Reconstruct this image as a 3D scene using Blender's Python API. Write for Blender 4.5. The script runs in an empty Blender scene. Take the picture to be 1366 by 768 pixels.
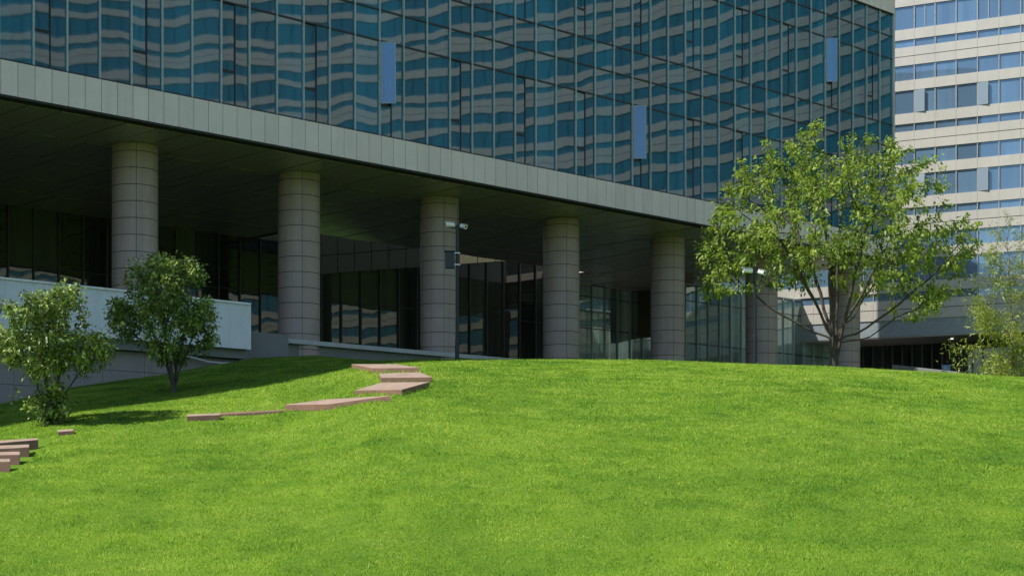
import bpy, math, random
import numpy as np
from mathutils import Vector, Matrix

random.seed(7)
rng = np.random.default_rng(11)
sc = bpy.context.scene
COL = sc.collection
F = 2238.0            # focal length of the photograph in its own pixels (1366 wide)
HOR = 684.0           # its horizon row
EYE_X = 683.0

# ------------------------------------------------------------------ materials
def new_mat(name):
    m = bpy.data.materials.new(name)
    m.use_nodes = True
    nt = m.node_tree
    nt.nodes.clear()
    return m, nt

class G:
    """small node-graph helper"""
    def __init__(self, nt):
        self.nt = nt
    def n(self, t, **kw):
        nd = self.nt.nodes.new(t)
        for k, v in kw.items():
            if k.startswith('i_'):
                key = k[2:]
                key = int(key) if key.isdigit() else key.replace('_', ' ')
                nd.inputs[key].default_value = v
            else:
                setattr(nd, k, v)
        return nd
    def l(self, a, b):
        self.nt.links.new(a, b)
    def math(self, op, a, b=None, clamp=False):
        nd = self.nt.nodes.new('ShaderNodeMath')
        nd.operation = op
        nd.use_clamp = clamp
        for i, v in enumerate((a, b)):
            if v is None:
                continue
            if isinstance(v, (int, float)):
                nd.inputs[i].default_value = v
            else:
                self.l(v, nd.inputs[i])
        return nd.outputs[0]
    def mixc(self, fac, a, b, blend='MIX'):
        nd = self.nt.nodes.new('ShaderNodeMix')
        nd.data_type = 'RGBA'
        nd.blend_type = blend
        for key, v in ((0, fac), (6, a), (7, b)):
            if isinstance(v, (int, float)):
                nd.inputs[key].default_value = v
            elif isinstance(v, tuple):
                nd.inputs[key].default_value = v if len(v) == 4 else v + (1,)
            else:
                self.l(v, nd.inputs[key])
        return nd.outputs[2]
    def ramp(self, fac, stops):
        nd = self.nt.nodes.new('ShaderNodeValToRGB')
        el = nd.color_ramp.elements
        while len(el) < len(stops):
            el.new(0.5)
        for e, (p, c) in zip(el, stops):
            e.position = p
            e.color = c + (1,) if len(c) == 3 else c
        self.l(fac, nd.inputs[0])
        return nd.outputs[0]

def stone_mat(name, base, var=0.12, rough=0.7, scale=0.8, stain=0.25, objvar=0.0, streak=True, cell=None):
    m, nt = new_mat(name)
    g = G(nt)
    geo = g.n('ShaderNodeNewGeometry')
    pos = geo.outputs['Position']
    n1 = g.n('ShaderNodeTexNoise', i_Scale=scale, i_Detail=6.0, i_Roughness=0.65)
    g.l(pos, n1.inputs['Vector'])
    n2 = g.n('ShaderNodeTexNoise', i_Scale=18.0, i_Detail=3.0)
    g.l(pos, n2.inputs['Vector'])
    dark = tuple(c * (1 - var * 2) for c in base)
    lite = tuple(min(1, c * (1 + var)) for c in base)
    c1 = g.ramp(n1.outputs[0], [(0.3, dark), (0.7, lite)])
    c2 = g.mixc(0.25, c1, g.ramp(n2.outputs[0], [(0.3, dark), (0.7, lite)]))
    if streak:
        mp = g.n('ShaderNodeMapping')
        mp.inputs['Scale'].default_value = (2.5, 2.5, 0.12)
        g.l(pos, mp.inputs['Vector'])
        n3 = g.n('ShaderNodeTexNoise', i_Scale=1.0, i_Detail=5.0)
        g.l(mp.outputs[0], n3.inputs['Vector'])
        f = g.ramp(n3.outputs[0], [(0.5, (0, 0, 0)), (0.78, (stain,) * 3)])
        c2 = g.mixc(f, c2, tuple(c * 0.55 for c in base))
    if cell:
        tc = g.n('ShaderNodeTexCoord')
        sep = g.n('ShaderNodeSeparateXYZ')
        g.l(tc.outputs['Object'], sep.inputs[0])
        cb = g.n('ShaderNodeCombineXYZ')
        for ax in range(3):
            if cell[ax]:
                o_, s_ = cell[ax]
                g.l(g.math('FLOOR', g.math('DIVIDE', g.math('SUBTRACT', sep.outputs[ax], o_), s_)), cb.inputs[ax])
        oi_ = g.n('ShaderNodeObjectInfo')
        wn_ = g.n('ShaderNodeTexWhiteNoise', noise_dimensions='4D')
        g.l(cb.outputs[0], wn_.inputs['Vector'])
        g.l(oi_.outputs['Random'], wn_.inputs['W'])
        f = g.math('MULTIPLY', wn_.outputs['Value'], 0.32)
        c2 = g.mixc(f, c2, tuple(c * 0.68 for c in base))
    if objvar:
        oi = g.n('ShaderNodeObjectInfo')
        f = g.math('MULTIPLY', oi.outputs['Random'], objvar)
        c2 = g.mixc(f, c2, tuple(c * 0.6 for c in base))
    b = g.n('ShaderNodeBsdfPrincipled')
    b.inputs['Roughness'].default_value = rough
    g.l(c2, b.inputs['Base Color'])
    bp = g.n('ShaderNodeBump', i_Strength=0.15, i_Distance=0.02)
    g.l(n2.outputs[0], bp.inputs['Height'])
    g.l(bp.outputs[0], b.inputs['Normal'])
    o = g.n('ShaderNodeOutputMaterial')
    g.l(b.outputs[0], o.inputs[0])
    return m

def plain_mat(name, base, rough=0.5, metal=0.0, spec=0.5):
    m, nt = new_mat(name)
    g = G(nt)
    tc = g.n('ShaderNodeNewGeometry')
    nz = g.n('ShaderNodeTexNoise', i_Scale=6.0, i_Detail=4.0)
    g.l(tc.outputs['Position'], nz.inputs['Vector'])
    c = g.ramp(nz.outputs[0], [(0.3, tuple(x * 0.85 for x in base)), (0.7, tuple(min(1, x * 1.08) for x in base))])
    b = g.n('ShaderNodeBsdfPrincipled', i_Roughness=rough, i_Metallic=metal)
    b.inputs['Specular IOR Level'].default_value = spec
    g.l(c, b.inputs['Base Color'])
    o = g.n('ShaderNodeOutputMaterial')
    g.l(b.outputs[0], o.inputs[0])
    return m

def glass_mat(name, body, tint, refl, wob=0.012, tilt=0.006, bodyvar=0.6, wscale=0.55, rough=0.015, wcont=False):
    """coated glazing: a mirror-like coat over a dark room; each pane a little out of flat"""
    m, nt = new_mat(name)
    g = G(nt)
    geo = g.n('ShaderNodeNewGeometry')
    oi = g.n('ShaderNodeObjectInfo')
    nz = g.n('ShaderNodeTexNoise', i_Scale=wscale, i_Detail=2.5, i_Roughness=0.45)
    off = g.n('ShaderNodeVectorMath', operation='SCALE')
    off.inputs[3].default_value = 37.0
    cmb = g.n('ShaderNodeCombineXYZ')
    for i in range(3):
        g.l(oi.outputs['Random'], cmb.inputs[i])
    g.l(cmb.outputs[0], off.inputs[0])
    add = g.n('ShaderNodeVectorMath', operation='ADD')
    g.l(geo.outputs['Position'], add.inputs[0])
    g.l(off.outputs[0], add.inputs[1])
    g.l(geo.outputs['Position'] if wcont else add.outputs[0], nz.inputs['Vector'])
    sub = g.n('ShaderNodeVectorMath', operation='SUBTRACT')
    g.l(nz.outputs['Color'], sub.inputs[0])
    sub.inputs[1].default_value = (0.5, 0.5, 0.5)
    sw = g.n('ShaderNodeVectorMath', operation='MULTIPLY')
    g.l(sub.outputs[0], sw.inputs[0])
    sw.inputs[1].default_value = (wob, wob, wob * 1.3)
    wn = g.n('ShaderNodeTexWhiteNoise', noise_dimensions='1D')
    g.l(oi.outputs['Random'], wn.inputs['W'])
    sub2 = g.n('ShaderNodeVectorMath', operation='SUBTRACT')
    g.l(wn.outputs['Color'], sub2.inputs[0])
    sub2.inputs[1].default_value = (0.5, 0.5, 0.5)
    st = g.n('ShaderNodeVectorMath', operation='SCALE')
    g.l(sub2.outputs[0], st.inputs[0])
    st.inputs[3].default_value = tilt
    a1 = g.n('ShaderNodeVectorMath', operation='ADD')
    g.l(geo.outputs['Normal'], a1.inputs[0])
    g.l(sw.outputs[0], a1.inputs[1])
    a2 = g.n('ShaderNodeVectorMath', operation='ADD')
    g.l(a1.outputs[0], a2.inputs[0])
    g.l(st.outputs[0], a2.inputs[1])
    nm = g.n('ShaderNodeVectorMath', operation='NORMALIZE')
    g.l(a2.outputs[0], nm.inputs[0])
    # the room behind: curtains and dark rooms, vertical streaks
    mp = g.n('ShaderNodeMapping')
    mp.inputs['Scale'].default_value = (1.6, 1.6, 0.08)
    g.l(add.outputs[0], mp.inputs['Vector'])
    n3 = g.n('ShaderNodeTexNoise', i_Scale=1.0, i_Detail=3.0)
    g.l(mp.outputs[0], n3.inputs['Vector'])
    rnd = g.math('MULTIPLY', wn.outputs['Value'], 0.5)
    f = g.math('ADD', g.math('MULTIPLY', n3.outputs[0], 0.8), g.math('SUBTRACT', rnd, 0.25), clamp=True)
    body_c = g.ramp(f, [(0.3, tuple(c * (1 - bodyvar) for c in body)), (0.75, tuple(c * (1 + bodyvar) for c in body))])
    d = g.n('ShaderNodeBsdfDiffuse')
    g.l(body_c, d.inputs['Color'])
    gl = g.n('ShaderNodeBsdfGlossy', i_Roughness=rough)
    gl.inputs['Color'].default_value = tint + (1,)
    g.l(nm.outputs[0], gl.inputs['Normal'])
    fr = g.n('ShaderNodeFresnel', i_IOR=1.5)
    fac = g.math('ADD', g.math('MULTIPLY', fr.outputs[0], 0.8), refl, clamp=True)
    mx = g.n('ShaderNodeMixShader')
    g.l(fac, mx.inputs[0])
    g.l(d.outputs[0], mx.inputs[1])
    g.l(gl.outputs[0], mx.inputs[2])
    o = g.n('ShaderNodeOutputMaterial')
    g.l(mx.outputs[0], o.inputs[0])
    return m

def leaf_mat(name, dark, mid, lite, trans=0.35, gloss=0.05, grough=0.4, up=0.0, patch=False):
    m, nt = new_mat(name)
    g = G(nt)
    at = g.n('ShaderNodeAttribute', attribute_name='tint')
    f = at.outputs['Fac']
    geo = g.n('ShaderNodeNewGeometry')
    if patch:
        a = g.n('ShaderNodeTexNoise', i_Scale=0.32, i_Detail=5.0, i_Roughness=0.6)
        g.l(geo.outputs['Position'], a.inputs['Vector'])
        mp = g.n('ShaderNodeMapping')
        mp.inputs['Scale'].default_value = (1.0, 1.0, 0.0)
        g.l(geo.outputs['Position'], mp.inputs['Vector'])
        b_ = g.n('ShaderNodeTexNoise', i_Scale=1.3, i_Detail=5.0, i_Roughness=0.6)
        g.l(mp.outputs[0], b_.inputs['Vector'])
        s = g.math('ADD', g.math('MULTIPLY', g.math('SUBTRACT', a.outputs[0], 0.5), 2.3),
                   g.math('MULTIPLY', g.math('SUBTRACT', b_.outputs[0], 0.5), 1.9))
        f = g.math('ADD', g.math('MULTIPLY', g.math('SUBTRACT', f, 0.5), 1.0), g.math('ADD', s, 0.5), clamp=True)
    c = g.ramp(f, [(0.0, dark), (0.5, mid), (1.0, lite)])
    d = g.n('ShaderNodeBsdfDiffuse')
    t = g.n('ShaderNodeBsdfTranslucent')
    g.l(c, d.inputs['Color'])
    g.l(c, t.inputs['Color'])
    gl = g.n('ShaderNodeBsdfGlossy', i_Roughness=grough)
    gl.inputs['Color'].default_value = (0.9, 0.95, 0.9, 1)
    if up:
        v = g.n('ShaderNodeVectorMath', operation='SCALE')
        g.l(geo.outputs['Normal'], v.inputs[0])
        v.inputs[3].default_value = 1 - up
        w = g.n('ShaderNodeVectorMath', operation='ADD')
        g.l(v.outputs[0], w.inputs[0])
        w.inputs[1].default_value = (0, 0, up)
        nn = g.n('ShaderNodeVectorMath', operation='NORMALIZE')
        g.l(w.outputs[0], nn.inputs[0])
        g.l(nn.outputs[0], d.inputs['Normal'])
    m1 = g.n('ShaderNodeMixShader', i_0=trans)
    g.l(d.outputs[0], m1.inputs[1])
    g.l(t.outputs[0], m1.inputs[2])
    m2 = g.n('ShaderNodeMixShader', i_0=gloss)
    g.l(m1.outputs[0], m2.inputs[1])
    g.l(gl.outputs[0], m2.inputs[2])
    o = g.n('ShaderNodeOutputMaterial')
    g.l(m2.outputs[0], o.inputs[0])
    return m

M = {}
M['stone'] = stone_mat('banded_stone', (0.50, 0.47, 0.42), var=0.07, rough=0.6, scale=0.35, stain=0.18)
M['column'] = stone_mat('column_stone', (0.43, 0.345, 0.31), var=0.09, rough=0.5, stain=0.5, cell=((0.15, 5.0), (0.1, 5.0), (15.15 - 0.34 - 7.6, 0.685)))
M['plinth'] = stone_mat('plinth_stone', (0.30, 0.275, 0.26), var=0.08, rough=0.65, stain=0.3)
M['joint'] = plain_mat('dark_joint', (0.035, 0.033, 0.03), rough=0.9)
M['soffit'] = plain_mat('soffit_panel', (0.42, 0.355, 0.34), rough=0.27)
M['concrete'] = stone_mat('grey_concrete', (0.20, 0.21, 0.205), var=0.08, rough=0.8)
M['mullion'] = plain_mat('mullion_metal', (0.36, 0.44, 0.45), rough=0.4)
M['mullion_pale'] = plain_mat('pale_mullion_metal', (0.36, 0.37, 0.37), rough=0.4, metal=0.2)
M['darkframe'] = plain_mat('dark_frame', (0.012, 0.014, 0.016), rough=0.4)
M['lobbyframe'] = plain_mat('lobby_frame', (0.07, 0.078, 0.075), rough=0.4)
M['parapet'] = stone_mat('ribbed_parapet_cladding', (0.72, 0.77, 0.79), var=0.04, rough=0.5, stain=0.22)
M['cap'] = plain_mat('parapet_cap', (0.84, 0.87, 0.88), rough=0.45)
M['kerb'] = stone_mat('kerb_stone', (0.48, 0.50, 0.50), var=0.07, rough=0.6)
M['olive'] = plain_mat('olive_panel', (0.075, 0.073, 0.035), rough=0.5)
M['greyfascia'] = plain_mat('grey_fascia_metal', (0.27, 0.31, 0.33), rough=0.4)
M['glass'] = glass_mat('curtain_glass', (0.010, 0.098, 0.150), (0.82, 0.93, 1.0), 0.075, wob=0.012, tilt=0.004, wscale=0.36, bodyvar=0.45, rough=0.02, wcont=True)
M['glass_lobby'] = glass_mat('lobby_glass', (0.042, 0.050, 0.046), (0.72, 0.80, 0.76), 0.045, wob=0.012, tilt=0.006)
M['glass_green'] = glass_mat('green_lobby_glass', (0.36, 0.48, 0.43), (0.85, 0.97, 0.92), 0.24, wob=0.01, tilt=0.004)
M['glass_blue'] = glass_mat('blue_window_glass', (0.105, 0.185, 0.280), (0.60, 0.78, 0.98), 0.10, bodyvar=0.22, wob=0.010, tilt=0.012)
M['glass_ribbon'] = plain_mat('ribbon_glass', (0.045, 0.17, 0.25), rough=0.1, spec=0.8)
M['vent_sky'] = glass_mat('sky_vent_glass', (0.075, 0.19, 0.33), (0.55, 0.76, 1.0), 0.16, wob=0.03, tilt=0.02, wscale=2.0, bodyvar=0.5)  # open sashes: the mirrored sky is put into the body colour
M['glass_vent'] = glass_mat('vent_glass', (0.30, 0.38, 0.45), (0.65, 0.80, 1.0), 0.10, bodyvar=0.15, wob=0.03, tilt=0.02, wscale=2.0)
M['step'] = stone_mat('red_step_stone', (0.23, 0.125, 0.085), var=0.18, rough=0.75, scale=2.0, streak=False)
M['tread'] = stone_mat('pale_tread_stone', (0.36, 0.255, 0.19), var=0.16, rough=0.8, scale=2.5, streak=False)  # paler tone for the step tops than for their sides
M['bark'] = stone_mat('bark', (0.085, 0.070, 0.055), var=0.25, rough=0.9, scale=5.0, streak=False)
M['bark_pale'] = stone_mat('pale_bark', (0.17, 0.14, 0.11), var=0.25, rough=0.9, scale=5.0, streak=False)
M['pole'] = plain_mat('pole_paint', (0.009, 0.017, 0.024), rough=0.4)
M['camwhite'] = plain_mat('camera_housing', (0.88, 0.89, 0.89), rough=0.35)
M['lens'] = plain_mat('camera_lens', (0.01, 0.01, 0.012), rough=0.1)
M['steel'] = plain_mat('steel_bracket', (0.5, 0.52, 0.52), rough=0.3, metal=0.8)
M['pipe'] = plain_mat('grey_pipe', (0.5, 0.52, 0.53), rough=0.4)
M['signblue'] = plain_mat('blue_sign_face', (0.10, 0.22, 0.40), rough=0.4)
M['maple'] = leaf_mat('bright_leaves', (0.075, 0.135, 0.014), (0.25, 0.36, 0.04), (0.47, 0.56, 0.10), trans=0.48, gloss=0.025, grough=0.5)
M['shrub'] = leaf_mat('glossy_leaves', (0.030, 0.062, 0.014), (0.17, 0.26, 0.045), (0.46, 0.54, 0.13), trans=0.25, gloss=0.05, grough=0.45)
M['larch'] = leaf_mat('feathery_leaves', (0.14, 0.20, 0.03), (0.29, 0.36, 0.05), (0.47, 0.51, 0.10), trans=0.4, gloss=0.03)
M['grass'] = leaf_mat('grass_blades', (0.070, 0.200, 0.018), (0.230, 0.455, 0.010), (0.46, 0.64, 0.08), trans=0.3, gloss=0.025, grough=0.5, up=0.85, patch=True)

def lawn_mat():
    m, nt = new_mat('lawn_soil')
    g = G(nt)
    geo = g.n('ShaderNodeNewGeometry')
    a = g.n('ShaderNodeTexNoise', i_Scale=0.3, i_Detail=6.0, i_Roughness=0.65)
    b = g.n('ShaderNodeTexNoise', i_Scale=14.0, i_Detail=5.0, i_Roughness=0.7)
    g.l(geo.outputs['Position'], a.inputs['Vector'])
    g.l(geo.outputs['Position'], b.inputs['Vector'])
    s = g.math('ADD', g.math('MULTIPLY', a.outputs[0], 0.5), g.math('MULTIPLY', b.outputs[0], 0.5))
    c = g.ramp(s, [(0.35, (0.06, 0.13, 0.012)), (0.65, (0.16, 0.27, 0.02))])
    d = g.n('ShaderNodeBsdfPrincipled', i_Roughness=0.9)
    d.inputs['Specular IOR Level'].default_value = 0.1
    g.l(c, d.inputs['Base Color'])
    bp = g.n('ShaderNodeBump', i_Strength=0.6, i_Distance=0.05)
    g.l(b.outputs[0], bp.inputs['Height'])
    g.l(bp.outputs[0], d.inputs['Normal'])
    o = g.n('ShaderNodeOutputMaterial')
    g.l(d.outputs[0], o.inputs[0])
    return m
M['lawn'] = lawn_mat()

# ------------------------------------------------------------------ mesh helpers
class MB:
    def __init__(self):
        self.v, self.f, self.mi = [], [], []
    def face(self, pts, mi=0):
        b = len(self.v)
        self.v += [tuple(p) for p in pts]
        self.f.append(tuple(range(b, b + len(pts))))
        self.mi.append(mi)
    def hexa(self, p, mi=0):
        """8 corners: bottom ring 0-3, top ring 4-7"""
        b = len(self.v)
        self.v += [tuple(q) for q in p]
        for q in ((3, 2, 1, 0), (4, 5, 6, 7), (0, 1, 5, 4), (1, 2, 6, 5), (2, 3, 7, 6), (3, 0, 4, 7)):
            self.f.append(tuple(b + i for i in q))
            self.mi.append(mi)
    def box(self, x0, x1, y0, y1, z0, z1, mi=0):
        self.hexa([(x0, y0, z0), (x1, y0, z0), (x1, y1, z0), (x0, y1, z0),
                   (x0, y0, z1), (x1, y0, z1), (x1, y1, z1), (x0, y1, z1)], mi)
    def prism(self, poly, z0, z1, mi=0):
        """poly: ccw xy list; z0/z1 numbers"""
        n = len(poly)
        b = len(self.v)
        self.v += [(x, y, z0) for x, y in poly] + [(x, y, z1) for x, y in poly]
        self.f.append(tuple(b + i for i in reversed(range(n)))); self.mi.append(mi)
        self.f.append(tuple(b + n + i for i in range(n))); self.mi.append(mi)
        for i in range(n):
            j = (i + 1) % n
            self.f.append((b + i, b + j, b + n + j, b + n + i)); self.mi.append(mi)
    def tube(self, pts, rad, n=8, mi=0, cap=True):
        pts = [Vector(p) for p in pts]
        if not isinstance(rad, (list, tuple)):
            rad = [rad] * len(pts)
        b = len(self.v)
        for i, p in enumerate(pts):
            t = (pts[min(i + 1, len(pts) - 1)] - pts[max(i - 1, 0)]).normalized()
            a = Vector((0, 0, 1)) if abs(t.z) < 0.9 else Vector((1, 0, 0))
            u = t.cross(a).normalized()
            w = t.cross(u).normalized()
            for k in range(n):
                an = 2 * math.pi * k / n
                q = p + (u * math.cos(an) + w * math.sin(an)) * rad[i]
                self.v.append(tuple(q))
        for i in range(len(pts) - 1):
            for k in range(n):
                k2 = (k + 1) % n
                self.f.append((b + i * n + k, b + i * n + k2, b + (i + 1) * n + k2, b + (i + 1) * n + k))
                self.mi.append(mi)
        if cap:
            self.f.append(tuple(b + k for k in reversed(range(n)))); self.mi.append(mi)
            e = b + (len(pts) - 1) * n
            self.f.append(tuple(e + k for k in range(n))); self.mi.append(mi)
    def build(self, name, mats, parent=None, loc=(0, 0, 0), bevel=0.0, smooth=False):
        me = bpy.data.meshes.new(name)
        me.from_pydata(self.v, [], self.f)
        if not isinstance(mats, (list, tuple)):
            mats = [mats]
        for m in mats:
            me.materials.append(m)
        if len(mats) > 1:
            me.polygons.foreach_set('material_index', self.mi)
        if smooth:
            me.polygons.foreach_set('use_smooth', [True] * len(me.polygons))
        me.update()
        import bmesh
        bm = bmesh.new()
        bm.from_mesh(me)
        bmesh.ops.recalc_face_normals(bm, faces=bm.faces)
        bm.to_mesh(me)
        bm.free()
        o = bpy.data.objects.new(name, me)
        COL.objects.link(o)
        o.location = loc
        if parent:
            o.parent = parent
        if bevel:
            bv = o.modifiers.new('bevel', 'BEVEL')
            bv.width = bevel
            bv.segments = 2
            bv.limit_method = 'ANGLE'
        return o

def tag(o, label=None, cat=None, group=None, kind=None):
    for k, v in (('label', label), ('category', cat), ('group', group), ('kind', kind)):
        if v:
            o[k] = v
    return o

def empty(name, loc, rz=0.0):
    o = bpy.data.objects.new(name, None)
    COL.objects.link(o)
    o.location = loc
    o.rotation_euler = (0, 0, rz)
    o.empty_display_size = 0.3
    return o

def dup(o, parent, loc=None):
    c = o.copy()
    COL.objects.link(c)
    c.parent = parent
    if loc is not None:
        c.location = loc
    return c

# ------------------------------------------------------------------ survey of the site
VPX = 3010.0
AX = math.atan((VPX - EYE_X) / F)
D = np.array([math.sin(AX), math.cos(AX)])            # along the big facade, away from the camera
N1 = np.array([D[1], -D[0]])                          # outward normal of the big facade
ZF180 = 65.08
F0 = np.array([(180 - EYE_X) / F * ZF180, ZF180])
ROT1 = math.atan2(D[1], D[0])
def zF(u):
    return ZF180 * (VPX - 180) / (VPX - u)
def s_at(u, y):
    """distance along the facade where the sight line through column u meets the plane y metres behind the facade"""
    r = np.array([(u - EYE_X) / F, 1.0])
    P = F0 - y * N1
    z = (P @ N1) / (r @ N1)
    return float((r * z - F0) @ D), float(z)
def hh(v, z):
    return (HOR - v) / F * z
def to_local(x, y):
    q = np.stack([x - F0[0], y - F0[1]], -1)
    return q @ D, -(q @ N1)

# lawn profile: for every bearing a parabola rising from the foot of the slope to a crest or to the wall
UU = np.array([-250, 0, 104, 217, 280, 340, 420, 500, 570, 700, 880, 1000, 1100, 1200, 1366, 1700], float)
ZE = np.array([zF(-250) + .8, zF(0) + .8, zF(104) + .8, zF(217) + .8, zF(280) + .8, zF(340) + .8, 69, 60, 60, 61, 62, 62, 62, 63, 64, 66])
VE = np.array([600, 541, 516, 500, 488, 478, 475, 482, 480, 480, 481, 486, 489, 494.5, 503.5, 520], float)
Z0 = 27.0
H0 = -(768 - HOR) / F * Z0
HE = (HOR - VE) / F * ZE
S0U = np.where(UU >= 420, 2 * (HE - H0) / (ZE - Z0) - HE / ZE, 0.24)
S0U[UU == 420] = 0.255
def lawn_h(X, Y):
    X = np.asarray(X, float); Y = np.asarray(Y, float)
    u = np.clip(EYE_X + F * X / np.maximum(Y, Z0), -250, 1700)
    ze = np.interp(u, UU, ZE)
    he = (HOR - np.interp(u, UU, VE)) / F * ze
    Lm = ze - Z0
    S0 = np.interp(u, UU, S0U)
    k = (S0 * Lm - (he - H0)) / Lm ** 2
    L = np.clip(Y - Z0, 0, None)
    hin = H0 + S0 * L - k * L * L
    se = np.maximum(S0 - 2 * k * Lm, 0.0)
    over = np.clip(Y - ze, 0, None)
    hout = he + se * 5 * (1 - np.exp(-over / 5))
    low = -1.65
    A = H0 - low
    hfront = low + A * np.exp(np.clip((Y - Z0) * S0 / A, -40, 0))
    h = np.where(Y < Z0, hfront, np.where(Y < ze, hin, hout))
    bump = 0.05 * np.sin(X * 0.55 + 0.3 * Y) * np.sin(Y * 0.41 - 0.2 * X)
    fade = np.clip((ze - 4 - Y) / 10, 0, 1)
    return np.minimum(h + bump * fade, 7.45)
def in_poly(px, py, poly, grow=0.0):
    c = np.mean(poly, 0)
    poly = [tuple(c + (np.array(p) - c) * (1 + grow)) for p in poly]
    inside = np.zeros(len(px), bool)
    n = len(poly)
    for i in range(n):
        x0, y0 = poly[i]; x1, y1 = poly[(i + 1) % n]
        cond = ((y0 > py) != (y1 > py))
        with np.errstate(divide='ignore', invalid='ignore'):
            xin = (x1 - x0) * (py - y0) / (y1 - y0) + x0
        inside ^= cond & (px < xin)
    return inside
CARVE = []
def lawn_c(X, Y):
    h = lawn_h(X, Y)
    if CARVE:
        X = np.asarray(X, float); Y = np.asarray(Y, float)
        m_ = in_poly(X.ravel(), Y.ravel(), CARVE).reshape(X.shape)
        h = np.where(m_, h - 0.10, h)
    return h
def ground_at(u, v, raise_=0.0):
    """first point of the lawn (raised a little) on the sight line through (u, v)"""
    z = np.arange(20, 110, 0.02)
    X = (u - EYE_X) / F * z
    below = lawn_h(X, z) + raise_ - hh(v, z)
    i = int(np.argmax(below > 0))
    if below[i] <= 0:
        i = int(np.argmax(below))
    return Vector((X[i], z[i], float(lawn_h(X[i], z[i])) + raise_))

FLOOR = 7.6

CARVE = [(p.x, p.y) for p in (ground_at(-62, 588), ground_at(54, 583.0), ground_at(74, 584.0), ground_at(24, 629), ground_at(-62, 640))]
# ------------------------------------------------------------------ lawn sheet
def grid_axis(a, b, core0, core1, st):
    core = list(np.arange(core0, core1 + 1e-6, st))
    lo, x, s = [], core0, st
    while x > a:
        s *= 1.35; x -= s; lo.append(max(x, a))
    hi, x, s = [], core1, st
    while x < b:
        s *= 1.35; x += s; hi.append(min(x, b))
    return np.array(lo[::-1] + core + hi)
gx = grid_axis(-900, 900, -40, 50, 0.4)
gy = grid_axis(-900, 900, 14, 100, 0.4)
XX, YY = np.meshgrid(gx, gy)
ZZ = lawn_c(XX, YY)
nx, ny = len(gx), len(gy)
me = bpy.data.meshes.new('lawn')
idx = np.arange(nx * ny).reshape(ny, nx)
fa = np.stack([idx[:-1, :-1], idx[:-1, 1:], idx[1:, 1:], idx[1:, :-1]], -1).reshape(-1, 4)
me.from_pydata(np.stack([XX, YY, ZZ], -1).reshape(-1, 3).tolist(), [], fa.tolist())
me.materials.append(M['lawn'])
me.polygons.foreach_set('use_smooth', [True] * len(me.polygons))
lawn = bpy.data.objects.new('lawn', me)
COL.objects.link(lawn)
tag(lawn, 'green lawn slope rising to a crest before the buildings', 'lawn', kind='structure')

# ------------------------------------------------------------------ big glass building
B = (s_at(1190.6, 0)[0] - s_at(44.6, 0)[0]) / 41
M['fascia'] = stone_mat('fascia_stone', (0.80, 0.69, 0.63), var=0.06, rough=0.5, stain=0.22, cell=((s_at(44.6, 0)[0] - 42 * B, B / 2), None, None))
R_ROWS = (16.56, 20.70, 22.05, 23.39, 27.36, 28.70, 30.0)
HS = 15.18
TOP = 32.3
s_m0, _ = s_at(44.6, 0)
K0, K1 = -8, 41
sL = s_m0 - 42 * B
sR = s_m0 + K1 * B
b1 = empty('glass_building', (F0[0], F0[1], FLOOR), ROT1)
tag(b1, 'dark glass curtain wall office building raised on round stone columns', 'building')
def z_(h):
    return h - FLOOR

# glazing: one window per bay and storey; panes of the storey share its mesh
def window_mesh(r, split):
    a, b, c, d = [R_ROWS[i] - R_ROWS[r] for i in (r, r + 1, r + 2, r + 3)]
    m = MB()
    g_ = 0.02
    if split:
        m.box(B / 2 + 0.02, B - g_, 0.03, 0.06, 0.03, b - 0.03)
        m.box(g_, B / 2 - 0.02, 0.03, 0.06, 0.03, 1.30)
    else:
        m.box(g_, B - g_, 0.03, 0.06, 0.03, b - 0.03)
    m.box(g_, B - g_, 0.03, 0.06, b + 0.03, c - 0.03)
    m.box(g_, B - g_, 0.03, 0.06, c + 0.03, d - 0.03)
    return m
def frame_mesh(r):
    b = R_ROWS[r + 1] - R_ROWS[r]
    m = MB()
    m.box(B / 2 - 0.022, B / 2 + 0.022, 0.0, 0.09, 0.03, b - 0.03)
    m.box(0.02, B / 2 - 0.022, 0.0, 0.09, 1.30, 1.36)
    return m
def vent_mesh(r):
    b = R_ROWS[r + 1] - R_ROWS[r]
    m = MB()
    w = B / 2 - 0.05
    m.box(0.03, w - 0.03, 0.0, 0.025, 0.03, b - 1.36 - 0.12)
    for (x0, x1, y0, y1) in ((0, w, 0, 0.03), (0, w, b - 1.36 - 0.12, b - 1.36 - 0.09)):
        m.box(x0, x1, -0.01, 0.035, y0, y1, 1)
    for (x0, x1) in ((0, 0.03), (w - 0.03, w)):
        m.box(x0, x1, -0.01, 0.035, 0.03, b - 1.36 - 0.12, 1)
    return m
protos = {}
OPEN = {(12, 0), (24, 0), (36, 3)}
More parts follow.
